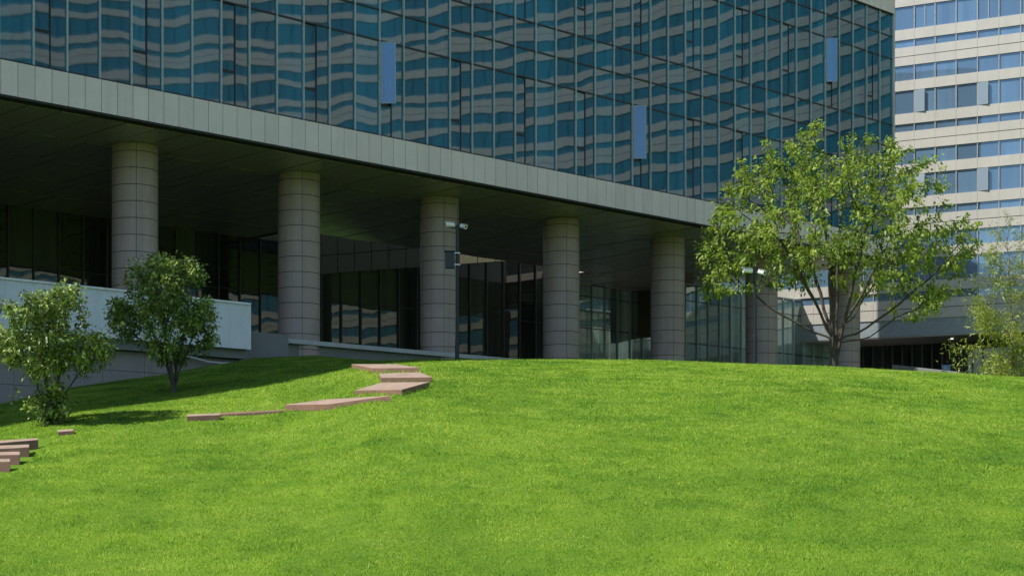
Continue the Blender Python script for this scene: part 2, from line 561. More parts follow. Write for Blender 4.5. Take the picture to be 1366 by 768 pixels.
for r in (0, 3):
    for k in range(K0, K1):
        split = (k % 3 == 0)
        loc = (s_m0 + k * B, 0, z_(R_ROWS[r]))
        key = (r, split)
        if key not in protos:
            o = window_mesh(r, split).build('window', M['glass'], b1, loc)
            protos[key] = o
        else:
            o = dup(protos[key], b1, loc)
        if split:
            kk = ('frame', r)
            if kk not in protos:
                protos[kk] = frame_mesh(r).build('frame', M['darkframe'], o)
            else:
                dup(protos[kk], o, (0, 0, 0))
            kk = ('vent', r)
            vl = (0.03, 0.03, 1.38)
            if kk not in protos:
                v = vent_mesh(r).build('vent_sash', [M['glass'], M['darkframe']], o, vl)
                protos[kk] = v
            else:
                v = dup(protos[kk], o, vl)
            if (k, r) in OPEN:
                w = vent_mesh(r).build('vent_sash', [M['vent_sky'], M['mullion']], o, (0.05, -0.06, 1.38))
                w.rotation_euler = (0, 0, -math.radians(41))
                w['label'] = 'vent sash swung open, coloured the pale blue of mirrored sky'
                bpy.data.objects.remove(v)
                if kk in protos and protos[kk] is v:
                    del protos[kk]
# mullion fins
mul = None
for k in range(K0, K1 + 1):
    x = s_m0 + k * B
    if mul is None:
        m = MB()
        m.box(-0.03, 0.03, -0.05, 0.10, z_(R_ROWS[0]), z_(R_ROWS[-1]))
        mul = m.build('mullion', M['mullion'], b1, (x, 0, 0))
    else:
        dup(mul, b1, (x, 0, 0))
for h in R_ROWS:
    m = MB()
    m.box(sL, sR, -0.015, 0.10, z_(h) - 0.035, z_(h) + 0.035)
    m.build('transom', M['darkframe'], b1)
# fascia below and parapet above: stone panels, two to a bay, open joints
def panel_band(h0, h1, name, y=-0.13):
    m = MB()
    x = sL
    while x < sR - 0.01:
        x1 = min(x + B / 2, sR)
        m.box(x + 0.012, x1 - 0.012, y, y + 0.06, z_(h0), z_(h1), 0)
        x = x1
    m.box(sL, sR - 0.06, y + 0.065, 0.25, z_(h0) + 0.02, z_(h1) - 0.02, 1)
    return m.build(name, [M['fascia'], M['joint']], b1)
panel_band(HS + 0.07, R_ROWS[0] - 0.06, 'fascia')
panel_band(R_ROWS[-1] + 0.06, TOP, 'parapet')
m = MB()
m.box(sL, sR, -0.14, 0.4, z_(HS) - 0.02, z_(HS) + 0.045)
m.build('drip_edge', M['joint'], b1)
# body behind the glazing
DEEP, MIDD, SHAL = 19.9, 16.0, 12.9
SHADE_H = 40.0
sg0, _ = s_at(395, 16)
sg1, _ = s_at(738, 19)
SPANS = ((sL, sg0, 51.0), (sg0, sg1, MIDD), (sg1, sR, SHAL))  # left span deepened out of view to shade the court behind
m = MB()
for a_, b_, d_ in SPANS:
    m.box(a_, b_, 0.26, d_, z_(HS) + 0.05, z_(TOP) - 0.4)
m.build('wall', M['concrete'], b1)
m = MB()
m.box(sL, -20.0, 0.4, 21.9, z_(TOP) - 0.38, z_(42.5))  # unseen block added to cast shade on the left lawn and shrub
m.box(sL, sg0, 22.0, 51.0, z_(TOP) - 0.38, z_(SHADE_H))  # unseen block added to keep sun out of the undercroft
m.box(sL, sg0, 51.02, 75.0, z_(8.0), z_(58.0))  # unseen tower added to shade the left part of the court wall
m.build('shade_block', M['concrete'], b1)
m = MB()
m.box(sR + 0.01, sR + 0.07, -0.13, SHAL, z_(HS), z_(TOP))
m.build('end_wall', M['fascia'], b1)
# soffit of metal panels: boards across, joints left open over a dark backing
m = MB()
rows = [0.42, 4.5, 8.6, 12.9, 16.0, 19.9]
x_lo = s_m0 + (K0 - 1) * B
for j in range(len(rows) - 1):
    x = x_lo + (0.7 if j % 2 else 0.0)
    while x < sR - 0.05:
        x1 = min(x + B, sR)
        xm = (x + x1) / 2
        if not (rows[j] >= 15.9 and sg0 - 0.2 < xm and xm < sg1):
            m.box(x + 0.042, x1 - 0.042, rows[j] + 0.045, rows[j + 1] - 0.045, z_(HS) - 0.03 + 0.012 * math.sin(x * 7.3 + j), z_(HS) + 0.0, 0)
        x = x1
for a_, b_, d_ in ((sL, sg0, DEEP), (sg0, sg1, MIDD), (sg1, sR, DEEP)):
    m.box(a_, b_, 0.41, d_, z_(HS) + 0.002, z_(HS) + 0.045, 1)
m.build('soffit', [M['soffit'], M['joint']], b1)
m = MB()
m.box(sg1, sR + 0.05, SHAL + 0.01, DEEP, z_(HS) + 0.047, z_(HS) + 0.5)
m.build('canopy', M['fascia'], b1)

# columns: stone drums with open joints round a dark core
CR = 0.94
s_c0, zc0 = s_at(180, 0)
# recess of the column line
COLY = None
for yy in np.arange(0, 8, 0.01):
    s_, z__ = s_at(180, yy)
    if z__ >= 69.47:
        COLY = float(yy); s_c0 = s_
        break
colproto = None
def column_mesh():
    m = MB()
    seg = 40
    base, top = 5.6, HS - 0.03
    nr = 0
    ring_h = 0.685
    h = top - 0.34
    levels = [(h, top)]
    while h > base:
        levels.append((h - ring_h, h)); h -= ring_h
    for (a, b) in levels:
        for q in range(4):
            a0 = math.radians(q * 90 + 62) + 0.010
            a1 = math.radians(q * 90 + 152) - 0.010
            n = seg // 4
            bot, tp = [], []
            for i in range(n + 1):
                an = a0 + (a1 - a0) * i / n
                bot.append((CR * math.cos(an), CR * math.sin(an)))
            for i in range(n):
                x0, y0 = bot[i]; x1, y1 = bot[i + 1]
                m.face([(x0, y0, a + 0.014 - FLOOR), (x1, y1, a + 0.014 - FLOOR), (x1, y1, b - 0.014 - FLOOR), (x0, y0, b - 0.014 - FLOOR)], 0)
    pts = [((CR - 0.025) * math.cos(2 * math.pi * i / seg), (CR - 0.025) * math.sin(2 * math.pi * i / seg)) for i in range(seg)]
    m.prism(pts, base - FLOOR, top - FLOOR, 1)
    return m
for k in range(-1, 7):
    loc = (s_c0 + k * 8.4, COLY, 0)
    if colproto is None:
        colproto = column_mesh().build('column', [M['column'], M['joint']], b1, loc)
    else:
        dup(colproto, b1, loc)
# plinth slab under the building, edge of pale stone
m = MB()
sp0, _ = s_at(333, COLY)
m.box(sp0, sR + 20, COLY - 0.75, 44, -1.6, 0.0)
m.box(sL, sp0 + 0.0, 1.0, 44, -1.6, -0.02)
m.build('plinth', M['concrete'], b1)
m = MB()
m.box(sp0 - 1.2, sR, COLY - 0.98, COLY - 0.754, -0.14, 0.06)
m.build('kerb', M['kerb'], b1, bevel=0.02)

# glazed lobby wall under the soffit, one window per bay
GY = 19.7
TR = 12.25
def lobby_window_mesh(w, top, low=7.6, trs=(12.25,)):
    m = MB()
    lv = [low] + list(trs) + [top]
    for a, b in zip(lv[:-1], lv[1:]):
        m.box(0.03, w - 0.03, 0.0, 0.03, z_(a) + 0.03, z_(b) - 0.03, 0)
    for a in lv[:-1] + [top - 0.03]:
        m.box(0.03, w - 0.03, -0.02, 0.05, z_(a) - 0.03, z_(a) + 0.03, 1)
    return m
def lobby_run(u0, u1, y, w, top, mat, vmul=None, trs=(12.25,)):
    a, _ = s_at(u0, y)
    b, _ = s_at(u1, y)
    n = max(1, round((b - a) / w))
    w = (b - a) / n
    win = mu = None
    for i in range(n + 1):
        loc = (a + i * w, y, 0)
        if i < n:
            if win is None:
                win = lobby_window_mesh(w, top, trs=trs).build('lobby_window', [mat, M['darkframe']], b1, loc)
            else:
                dup(win, b1, loc)
        if mu is None:
            m = MB()
            m.box(-0.035, 0.035, -0.09, 0.06, 0.0, z_(top))
            mu = m.build('lobby_mullion', vmul or M['lobbyframe'], b1, loc)
        else:
            dup(mu, b1, loc)
    return a, b
lobby_run(-60, 400, GY, 1.39, HS + 0.02, M['glass_lobby'])
def raked_run(u0, u1, y, w):
    a, _ = s_at(u0, y)
    b, _ = s_at(u1, y)
    n = round((b - a) / w)
    w = (b - a) / n
    top = lambda x: min(13.45 + (x - a) * 0.155, HS + 0.85)
    for i in range(n):
        x = a + i * w
        m = MB()
        for (l0, h0, h1) in ((0, 7.63, 12.22), (1, 12.28, None)):
            t0, t1 = (h1, h1) if h1 else (top(x) - 0.03, top(x + w) - 0.03)
            q = [(0.03, 0.0), (w - 0.03, 0.0), (w - 0.03, 0.03), (0.03, 0.03)]
            tt = (t0, t1, t1, t0)
            m.hexa([(X_, Y_, z_(h0)) for X_, Y_ in q] + [(X_, Y_, z_(T_)) for (X_, Y_), T_ in zip(q, tt)], 0)
        m.box(0.03, w - 0.03, -0.02, 0.05, z_(12.22), z_(12.28), 1)
        q = [(0.0, -0.06), (w, -0.06), (w, 0.5), (0.0, 0.5)]
        tt = (top(x), top(x + w), top(x + w), top(x))
        m.hexa([(X_, Y_, z_(T_) - 0.03) for (X_, Y_), T_ in zip(q, tt)] + [(X_, Y_, z_(T_)) for (X_, Y_), T_ in zip(q, tt)], 1)
        m.build('lobby_window', [M['glass_lobby'], M['darkframe']], b1, (x, y, 0))
        m = MB()
        m.box(-0.04, 0.04, -0.05, 0.05, 0.0, z_(top(x)) - 0.035)
        m.build('lobby_mullion', M['lobbyframe'], b1, (x, y - 0.06, 0))
raked_run(401, 735, GY, 1.39)
ga, gb = lobby_run(735.5, 965, GY, 1.3, HS - 0.05, M['glass_green'], M['mullion'], trs=(12.25, 14.35))
gc, gd = lobby_run(898, 1160, 12.7, 1.17, 14.6, M['glass_green'], M['mullion'], trs=(10.9, 13.6))
m = MB()
m.box(gc, gd, 12.72, 13.2, z_(14.62), z_(14.72))
m.build('lobby_roof', M['mullion'], b1)
# a dropped beam set at the angle of the neighbouring block
D2 = np.array([0.8863, -0.4631])
N2 = np.array([-0.4631, -0.8863])
def beam(u0, z0, u1, v0, hi, name, mat, thick=0.3, lo=None):
    X0 = (u0 - EYE_X) / F * z0
    P0 = np.array([X0, z0])
    r = np.array([(u1 - EYE_X) / F, 1.0])
    # meet line P0 + t D2 with sight line r*z
    A = np.array([[r[0], -D2[0]], [r[1], -D2[1]]])
    z1, t = np.linalg.solve(A, P0)
    P1 = P0 + t * D2
    low = hh(v0, z0) if lo is None else lo
    pts = [P0, P1, P1 - N2 * thick, P0 - N2 * thick]
    loc = [to_local(p[0], p[1]) for p in pts]
    m = MB()
    m.prism([(float(a), float(b)) for a, b in loc], z_(low), z_(hi))
    return m.build(name, mat, b1)
# court wall
def court_wall():
    P0 = np.array([(300 - EYE_X) / F * 131, 131.0])
    m = MB()
    for i in range(26):
        a = P0 + D2 * (i * 1.5 + 0.03)
        b = P0 + D2 * (i * 1.5 + 1.47)
        for (h0, h1) in ((12.0, 16.4), (16.45, 19.4), (19.45, 22.5)):
            q = [to_local(*p) for p in (a, b, b - N2 * 0.2, a - N2 * 0.2)]
            m.prism([(float(x), float(y)) for x, y in q], z_(h0), z_(h1))
    a, b = P0 - N2 * 0.21, P0 + D2 * 39 - N2 * 0.21
    q = [to_local(*p) for p in (a, b, b - N2 * 0.2, a - N2 * 0.2)]
    m.prism([(float(x), float(y)) for x, y in q], z_(12.0), z_(22.5), 1)
    return m.build('court_wall', [M['olive'], M['joint']], b1)
court_wall()

# retaining wall of tiles on the left, under the ramp
m = MB()
x = sL
s_re, _ = s_at(338, 0.7)
while x < s_re:
    x1 = min(x + 1.85, s_re)
    for i in range(5):
        a = 6.32 - (i + 1) * 0.78
        m.box(x + 0.008, x1 - 0.008, 0.62, 0.70, z_(a) + 0.008, z_(a + 0.78) - 0.008, 0)
    x = x1
m.box(sL, s_re, 0.705, 1.05, z_(2.2), z_(6.3), 1)
rw = m.build('retaining_wall', [M['plinth'], M['joint']], b1)
# ramp slab and its ribbed parapet
s_pe, _ = s_at(333, 0.0)
m = MB()
m.box(sL, s_pe - 0.02, 0.25, 3.0, z_(6.33), z_(6.72))
m.build('ramp_slab', M['concrete'], b1)
m = MB()
PT, PB = 8.60, 6.70
x = sL
while x < s_pe - 0.01:
    m.box(x, x + 0.075, -0.012, 0.02, z_(PB), z_(PT) - 0.07)
    x += 0.15
m.box(sL, s_pe, 0.0, 0.22, z_(PB) + 0.01, z_(PT) - 0.072)
pp = m.build('ramp_parapet', M['parapet'], b1)
m = MB()
m.box(sL, s_pe + 0.03, -0.07, 0.28, z_(PT) - 0.07, z_(PT))
m.box(s_pe, s_pe + 0.03, -0.05, 0.26, z_(PB), z_(PT) - 0.071)
m.build('cap_rail', M['cap'], b1)

# ------------------------------------------------------------------ banded stone building
B2Z = 113.0
P0b = np.array([(1192 - EYE_X) / F * B2Z, B2Z])
b2 = empty('banded_building', (float(P0b[0]), float(P0b[1]), FLOOR))
tag(b2, 'pale stone office block with ribbons of blue windows, behind the tree on the right', 'building')
PH = 111.7 * B2Z / F
L0 = hh(77.3, B2Z)
BAY2 = 1.39
ARC_T = 20 * BAY2 * 0.72
STR_L = -20
STR_R = 14
RAD = 60.0
Cc = P0b + D2 * (STR_R * BAY2) + N2 * RAD
ang0 = math.atan2(-N2[1], -N2[0])
NARC = int(RAD * (ang0 + math.radians(42)) / BAY2)
def path(i):
    """bay line i -> plan point and outward (court side) normal"""
    if i <= STR_R:
        return P0b + D2 * (i * BAY2), N2
    a = ang0 - (i - STR_R) * BAY2 / RAD
    e = np.array([math.cos(a), math.sin(a)])
    return Cc + RAD * e, -e
IEND = STR_R + NARC
def band(h0, h1, i0, i1, off=0.0, thick=0.3, step=1, gap=0.0):
    m = MB()
    band_into(m, h0, h1, i0, i1, off, thick, gap)
    return m
def band_into(m, h0, h1, i0, i1, off=0.0, thick=0.3, gap=0.0, mi=0, frac=None):
    for i in range(i0, i1):
        pa, na = path(i); pb, nb = path(i + 1)
        t = (pb - pa) / np.linalg.norm(pb - pa)
        f0, f1 = frac if frac else (0.0, 1.0)
        qa = pa + (pb - pa) * f0 + t * gap
        qb = pa + (pb - pa) * f1 - t * gap
        q = [qa + na * off, qb + nb * off, qb + nb * (off - thick), qa + na * (off - thick)]
        q = [(p[0] - P0b[0], p[1] - P0b[1]) for p in q]
        m.prism([(float(x), float(y)) for x, y in q], z_(h0), z_(h1), mi)
px2m = B2Z / F
def fl(c):
    return c * px2m
# storey template measured down from the dark groove (in photo pixels at the left edge)
NF_UP, NF_DN = 4, 3
WIN_I0, WIN_I1 = -2, 7     # bays the photograph shows clearly
RIB = MB()
for f in range(-NF_UP, NF_DN + 1):
    g0 = L0 - f * PH
    last = (f == NF_DN)
    segs = [('groove', 0, 0.9), ('band', 0.9, 12.4), ('A', 12.4, 32.3), ('band', 32.3, 45.7), ('B', 45.7, 76.1), ('band', 76.1, 90.0), ('C', 90.0, 100.0), ('band', 100.0, 111.7)]
    if last:
        segs = [('groove', 0, 0.9), ('band', 0.9, 14.5)]
    for nm, a, b in segs:
        ht, hb = g0 - fl(a), g0 - fl(b)
        if nm == 'band':
            m = MB()
            band_into(m, hb, ht, STR_L, IEND, 0.0, 0.32, gap=0.006)
            m.build('stone_band', M['stone'], b2)
        elif nm == 'groove':
            m = MB()
            band_into(m, hb - 0.002, ht + 0.002, STR_L, IEND, -0.12, 0.2)
            m.build('groove', M['joint'], b2)
        else:
            # windows in view, one by one
            shown = (f in (0, 1, 2)) or (f == -1 and nm != 'A')
            for i in (range(WIN_I0, WIN_I1) if shown else ()):
                (pa, _), (pb, _) = path(i), path(i + 1)
                q = lambda f_, o_: pa + (pb - pa) * f_ + N2 * o_ - P0b
                m = MB()
                c = [q(0.035, -0.10), q(0.965, -0.10), q(0.965, -0.14), q(0.035, -0.14)]
                m.prism([(float(x), float(y)) for x, y in c], z_(hb) + 0.004, z_(ht) - 0.004, 0)
                base = q(0.5, -0.12)
                m.v = [(x - base[0], y - base[1], z - z_(hb)) for x, y, z in m.v]
                o = m.build('window', M['glass_blue'], b2, (float(base[0]), float(base[1]), z_(hb)))
                opened = nm == 'B' and f in (0, 1) and i in ((1, 4) if f == 0 else (1, 4))
                mm = MB()
                for f0, f1 in ((-0.024, 0.024),):
                    c = [q(f0, -0.03), q(f1, -0.03), q(f1, -0.15), q(f0, -0.15)]
                    mm.prism([(float(x - base[0]), float(y - base[1])) for x, y in c], 0.004, ht - hb - 0.004, 0)
                if nm == 'B' and (i % 3 == 1):
                    c = [q(0.49, -0.06), q(0.53, -0.06), q(0.53, -0.15), q(0.49, -0.15)]
                    mm.prism([(float(x - base[0]), float(y - base[1])) for x, y in c], 0.004, ht - hb - 0.004, 0)
                mm.build('mullion', M['mullion_pale'], o)
                if opened:
                    w_ = 0.62
                    vs = MB()
                    vs.box(0, w_, -0.02, 0.02, 0.02, ht - hb - 0.03, 0)
                    vs.box(-0.02, 0, -0.022, 0.022, 0.02, ht - hb - 0.03, 1)
                    vs.box(w_, w_ + 0.03, -0.022, 0.022, 0.02, ht - hb - 0.03, 1)
                    pv = q(0.05, -0.02) - base
                    so = vs.build('vent_sash', [M['glass_vent'], M['mullion_pale']], o, (float(pv[0]), float(pv[1]), 0))
                    so.rotation_euler = (0, 0, math.atan2(D2[1], D2[0]) - math.radians(8))
                    so['label'] = 'vent sash standing open'
            # the rest of each ribbon: behind the neighbour, higher up, or turning away outside the picture
            for i in range(STR_L, IEND):
                if shown and WIN_I0 <= i < WIN_I1:
                    continue
                near = i < WIN_I1 + 4
                band_into(RIB, hb + 0.004, ht - 0.004, i, i + 1, -0.10, 0.05, mi=0 if near else 2, frac=(0.03, 0.97))
                if near:
                    band_into(RIB, hb + 0.004, ht - 0.004, i, i + 1, -0.04, 0.12, mi=1, frac=(-0.024, 0.024))
tag(RIB.build('window_ribbon', [M['glass_blue'], M['mullion_pale'], M['glass_ribbon']], b2), kind='stuff')
gbot = L0 - NF_DN * PH - fl(14.5)
m = MB()
band_into(m, gbot - 1.12, gbot, STR_L, IEND, -0.06, 0.3, gap=0.0)
m.build('fascia', M['greyfascia'], b2)
m = MB()
band_into(m, gbot - 1.2, gbot - 1.13, STR_L, IEND, -0.1, 6.0)
m.build('soffit', M['soffit'], b2)
m = MB()
band_into(m, FLOOR - 1.5, L0 + NF_UP * PH, STR_L, IEND, -5.2, 0.4)
m.build('wall', M['concrete'], b2)
# slab edges hide the gap between ribbons and the wall
m = MB()
band_into(m, gbot - 1.0, L0 + NF_UP * PH + 0.2, STR_L, IEND, -0.34, 0.2)
m.build('wall', M['darkframe'], b2)
# recessed ground-floor glazing
for i in range(-8, 8):
    (pa, _), (pb, _) = path(i), path(i + 1)
    m = MB()
    for f0, f1 in ((0.03, 0.47), (0.53, 0.97)):
        for a, b in ((7.0, 9.3), (9.36, gbot - 1.2)):
            c = [pa + (pb - pa) * f0 - N2 * 5, pa + (pb - pa) * f1 - N2 * 5, pa + (pb - pa) * f1 - N2 * 5.05, pa + (pb - pa) * f0 - N2 * 5.05]
            m.prism([(float(p[0] - P0b[0]), float(p[1] - P0b[1])) for p in c], z_(a), z_(b), 0)
    for f0, f1 in ((-0.03, 0.03), (0.47, 0.53)):
        c = [pa + (pb - pa) * f0 - N2 * 4.9, pa + (pb - pa) * f1 - N2 * 4.9, pa + (pb - pa) * f1 - N2 * 5.1, pa + (pb - pa) * f0 - N2 * 5.1]
        m.prism([(float(p[0] - P0b[0]), float(p[1] - P0b[1])) for p in c], z_(7.0), z_(gbot - 1.2), 1)
    m.build('lobby_window', [M['glass_lobby'], M['lobbyframe']], b2)

# recessed downlight, lit
def emit_mat():
    m, nt = new_mat('lamp_glow')
    g = G(nt)
    e = g.n('ShaderNodeEmission')
    e.inputs[0].default_value = (1, 0.97, 0.9, 1)
    e.inputs[1].default_value = 1.3
    o = g.n('ShaderNodeOutputMaterial')
    g.l(e.outputs[0], o.inputs[0])
    return m
pl = P0b + D2 * 3.4 - N2 * 2.2 - P0b
m = MB()
m.prism([(pl[0] + 0.10 * math.cos(a * math.pi / 8), pl[1] + 0.10 * math.sin(a * math.pi / 8)) for a in range(16)], z_(gbot - 1.24), z_(gbot - 1.205))
m.build('downlight', emit_mat(), b2)

# ------------------------------------------------------------------ stone steps
steps_poly = []
def step(uv, label, raise_=0.15, thick=0.45):
    top = [ground_at(u, v, raise_) for u, v in uv]
    c = sum(top, Vector()) / len(top)
    m = MB()
    n = len(top)
    b = [(p.x - c.x, p.y - c.y, p.z - c.z) for p in top]
    base = len(m.v)
    m.v += [(x, y, z - thick) for x, y, z in b] + b
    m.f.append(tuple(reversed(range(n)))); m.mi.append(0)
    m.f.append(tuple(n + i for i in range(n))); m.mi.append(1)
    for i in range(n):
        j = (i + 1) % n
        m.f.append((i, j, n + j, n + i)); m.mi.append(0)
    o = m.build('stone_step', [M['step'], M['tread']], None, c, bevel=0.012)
    tag(o, label, 'step', 'stone steps set in the lawn')
    steps_poly.append([(p.x, p.y) for p in top])
    return o
def zz(x, y):
    return (220 + x / 3.415, 430 + y / 3.415)
step([zz(945, 207), zz(1160, 205), zz(1055, 189), zz(850, 189)], 'highest reddish stone step, at the crest of the lawn')
step([zz(985, 251), zz(1218, 248), zz(1165, 226), zz(975, 232)], 'second reddish stone step below the crest, its right corner furthest right')
step([zz(865, 308), zz(1080, 305), zz(1205, 270), zz(985, 273)], 'broad slanting reddish stone step, third from the crest')
step([zz(545, 374), zz(745, 371), zz(1030, 332), zz(740, 349)], 'long thin reddish stone step sloping left, fourth from the crest')
step([zz(100, 426), zz(252, 420), zz(252, 412), zz(100, 418)], 'short reddish stone step alone in the grass, right of the dark round shrub', raise_=0.14)
step([(77, 575.6), (98, 574.0), (98, 571.6), (77, 573.2)], 'smallest reddish stone step, in the grass beside the foot of the left shrub', raise_=0.10)
q_ = [ground_at(*zz(*a), 0.045) for a in ((250, 420), (545, 402), (545, 397), (250, 411))]
c_ = sum(q_, Vector()) / 4
m = MB()
m.hexa([p - c_ - Vector((0, 0, 0.3)) for p in q_] + [p - c_ for p in q_])
tag(m.build('edging_strip', M['step'], None, c_), 'thin stone edging strip in the grass joining the upper steps to the lone short step', 'edging')
steps_poly.append([(p.x, p.y) for p in q_])
def yy9(x, y):
    return (x / 9.6, 560 + y / 9.6)
lower = [((0, 290), (490, 250), (490, 228), (0, 262)), ((0, 365), (375, 345), (375, 310), (0, 325)),
         ((0, 445), (255, 440), (255, 402), (0, 408)), ((0, 530), (130, 530), (130, 492), (0, 495))]
names = ['top tread of the flight of reddish steps at the left edge', 'second tread from the top of the flight at the left edge',
         'third tread from the top of the flight at the left edge', 'lowest tread in view of the flight at the left edge']
for q, nm in zip(lower, names):
    (a, b, c, d) = [yy9(*p) for p in q]
    ex = lambda p, r: (-60, p[1] + (p[1] - r[1]) * (60 / max(r[0] - p[0], 1)))
    step([ex(a, b), b, c, ex(d, c)], nm, raise_=0.13, thick=0.5)

# ------------------------------------------------------------------ grass
def vnoise(x, y, seed):
    r = np.random.default_rng(seed)
    T = r.random((64, 64))
    xi = np.floor(x).astype(int); yi = np.floor(y).astype(int)
    fx = x - xi; fy = y - yi
    fx = fx * fx * (3 - 2 * fx); fy = fy * fy * (3 - 2 * fy)
    a = T[xi % 64, yi % 64]; b = T[(xi + 1) % 64, yi % 64]; c = T[xi % 64, (yi + 1) % 64]; d = T[(xi + 1) % 64, (yi + 1) % 64]
    return (a * (1 - fx) + b * fx) * (1 - fy) + (c * (1 - fx) + d * fx) * fy
def make_grass(N):
    za, zb, e = 24.0, 76.0, 0.35
    t = rng.random(N)
    z = (za ** e + t * (zb ** e - za ** e)) ** (1 / e)
    x = (rng.random(N) - 0.5) * 2 * (0.325 * z + 4.5)
    s, ly = to_local(x, z)
    keep = np.ones(N, bool)
    keep &= ~((s < s_re) & (ly > 0.55))
    keep &= ~((s >= s_re) & (ly > COLY - 1.0))
    keep &= ~in_poly(x, z, CARVE)
    for p in steps_poly:
        keep &= ~in_poly(x, z, p, -0.015)
    x, z = x[keep], z[keep]
    n = len(x)
    h0 = lawn_c(x, z)
    big = vnoise(x * 0.7 + 50, z * 0.7 + 50, 3)
    fine = vnoise(x * 4.0 + 500, z * 4.0 + 500, 4)
    hgt = (0.021 + 0.026 * rng.random(n) ** 1.5) * (0.45 + 0.4 * big + 1.0 * fine)
    for p in steps_poly:
        nr = in_poly(x, z, p, 0.16)
        hgt[nr] *= 1.2 + 1.8 * rng.random(int(nr.sum())) ** 2
    tall = rng.random(n) < 0.02
    hgt[tall] *= 1.4 + 1.2 * rng.random(int(tall.sum()))
    wid = (0.008 + 0.007 * rng.random(n)) * np.clip(z / 36, 0.8, 1.6)
    az = rng.random(n) * 2 * np.pi
    la = rng.random(n) * 2 * np.pi
    lean = 0.25 + rng.random(n) ** 0.8 * 0.95
    bx, by = np.cos(az) * wid / 2, np.sin(az) * wid / 2
    tx, ty = np.cos(la) * lean * hgt, np.sin(la) * lean * hgt
    V = np.empty((n, 3, 3), np.float32)
    V[:, 0] = np.stack([x - bx, z - by, h0 - 0.01], -1)
    V[:, 1] = np.stack([x + bx, z + by, h0 - 0.01], -1)
    V[:, 2] = np.stack([x + tx, z + ty, h0 + hgt * np.sqrt(np.clip(1 - (lean * 0.75) ** 2, 0.12, 1))], -1)
    me = bpy.data.meshes.new('grass')
    me.vertices.add(3 * n)
    me.vertices.foreach_set('co', V.reshape(-1))
    me.loops.add(3 * n)
    me.loops.foreach_set('vertex_index', np.arange(3 * n, dtype=np.int32))
    me.polygons.add(n)
    me.polygons.foreach_set('loop_start', np.arange(0, 3 * n, 3, dtype=np.int32))
    me.update()
    tint = np.clip(0.5 + 0.28 * rng.standard_normal(n), 0, 1).astype(np.float32)
    at = me.attributes.new('tint', 'FLOAT', 'FACE')
    at.data.foreach_set('value', tint)
    me.materials.append(M['grass'])
    o = bpy.data.objects.new('grass', me)
    COL.objects.link(o)
    tag(o, 'short mown bright green grass blades covering the slope', 'grass', kind='stuff')
make_grass(2500000)

# ------------------------------------------------------------------ trees
def colonize_from(A, nodes, par, step, kill, maxit=200, first=1):
    nodes = [np.array(p) for p in nodes]; par = list(par)
    A = A.copy()
    dist = np.full(len(A), 1e9); near = np.zeros(len(A), int)
    def upd(i0):
        for i in range(i0, len(nodes)):
            d = np.linalg.norm(A - nodes[i], axis=1)
            b = d < dist
            dist[b] = d[b]; near[b] = i
    upd(first)
    for it in range(maxit):
        if len(A) == 0 or len(nodes) > 6000:
            break
        first = len(nodes)
        for i in np.unique(near):
            s_ = A[near == i] - nodes[i]
            v = (s_ / np.linalg.norm(s_, axis=1)[:, None]).mean(0) + rng.normal(0, 0.12, 3)
            nv = np.linalg.norm(v)
            if nv < 1e-6:
                continue
            nodes.append(nodes[i] + v / nv * step); par.append(int(i))
        upd(first)
        k = dist > kill
        A, dist, near = A[k], dist[k], near[k]
    return np.array(nodes), np.array(par)

def skeleton_mesh(nodes, par, tip, expo, rmax, base_flare=1.3, sides=6):
    n = len(nodes)
    acc = np.zeros(n)
    for i in range(n - 1, -1, -1):
        if acc[i] == 0:
            acc[i] = tip ** expo
        if par[i] >= 0:
            acc[par[i]] += acc[i]
    r = acc ** (1 / expo)
    r = r * min(1.0, rmax / r[0]) if r[0] > rmax else r
    r[0] *= base_flare
    m = MB()
    ring = {}
    def mk(i, dirv, rad):
        t = Vector(dirv).normalized()
        a = Vector((0.3, 1, 0.1))
        u = t.cross(a).normalized(); w = t.cross(u).normalized()
        b = len(m.v)
        p = Vector(nodes[i])
        for k in range(sides):
            an = 2 * math.pi * k / sides
            m.v.append(tuple(p + (u * math.cos(an) + w * math.sin(an)) * rad))
        return b
    for i in range(n):
        d = nodes[i] - nodes[par[i]] if par[i] >= 0 else nodes[1] - nodes[0]
        ring[i] = mk(i, d, r[i])
    for i in range(n):
        p = par[i]
        if p < 0:
            continue
        # child branch much thinner than its parent starts with its own radius
        if r[i] < 0.75 * r[p]:
            a = mk(p, nodes[i] - nodes[p], r[i] * 1.15)
        else:
            a = ring[p]
        b = ring[i]
        for k in range(sides):
            k2 = (k + 1) % sides
            m.f.append((a + k, a + k2, b + k2, b + k)); m.mi.append(0)
    return m, r

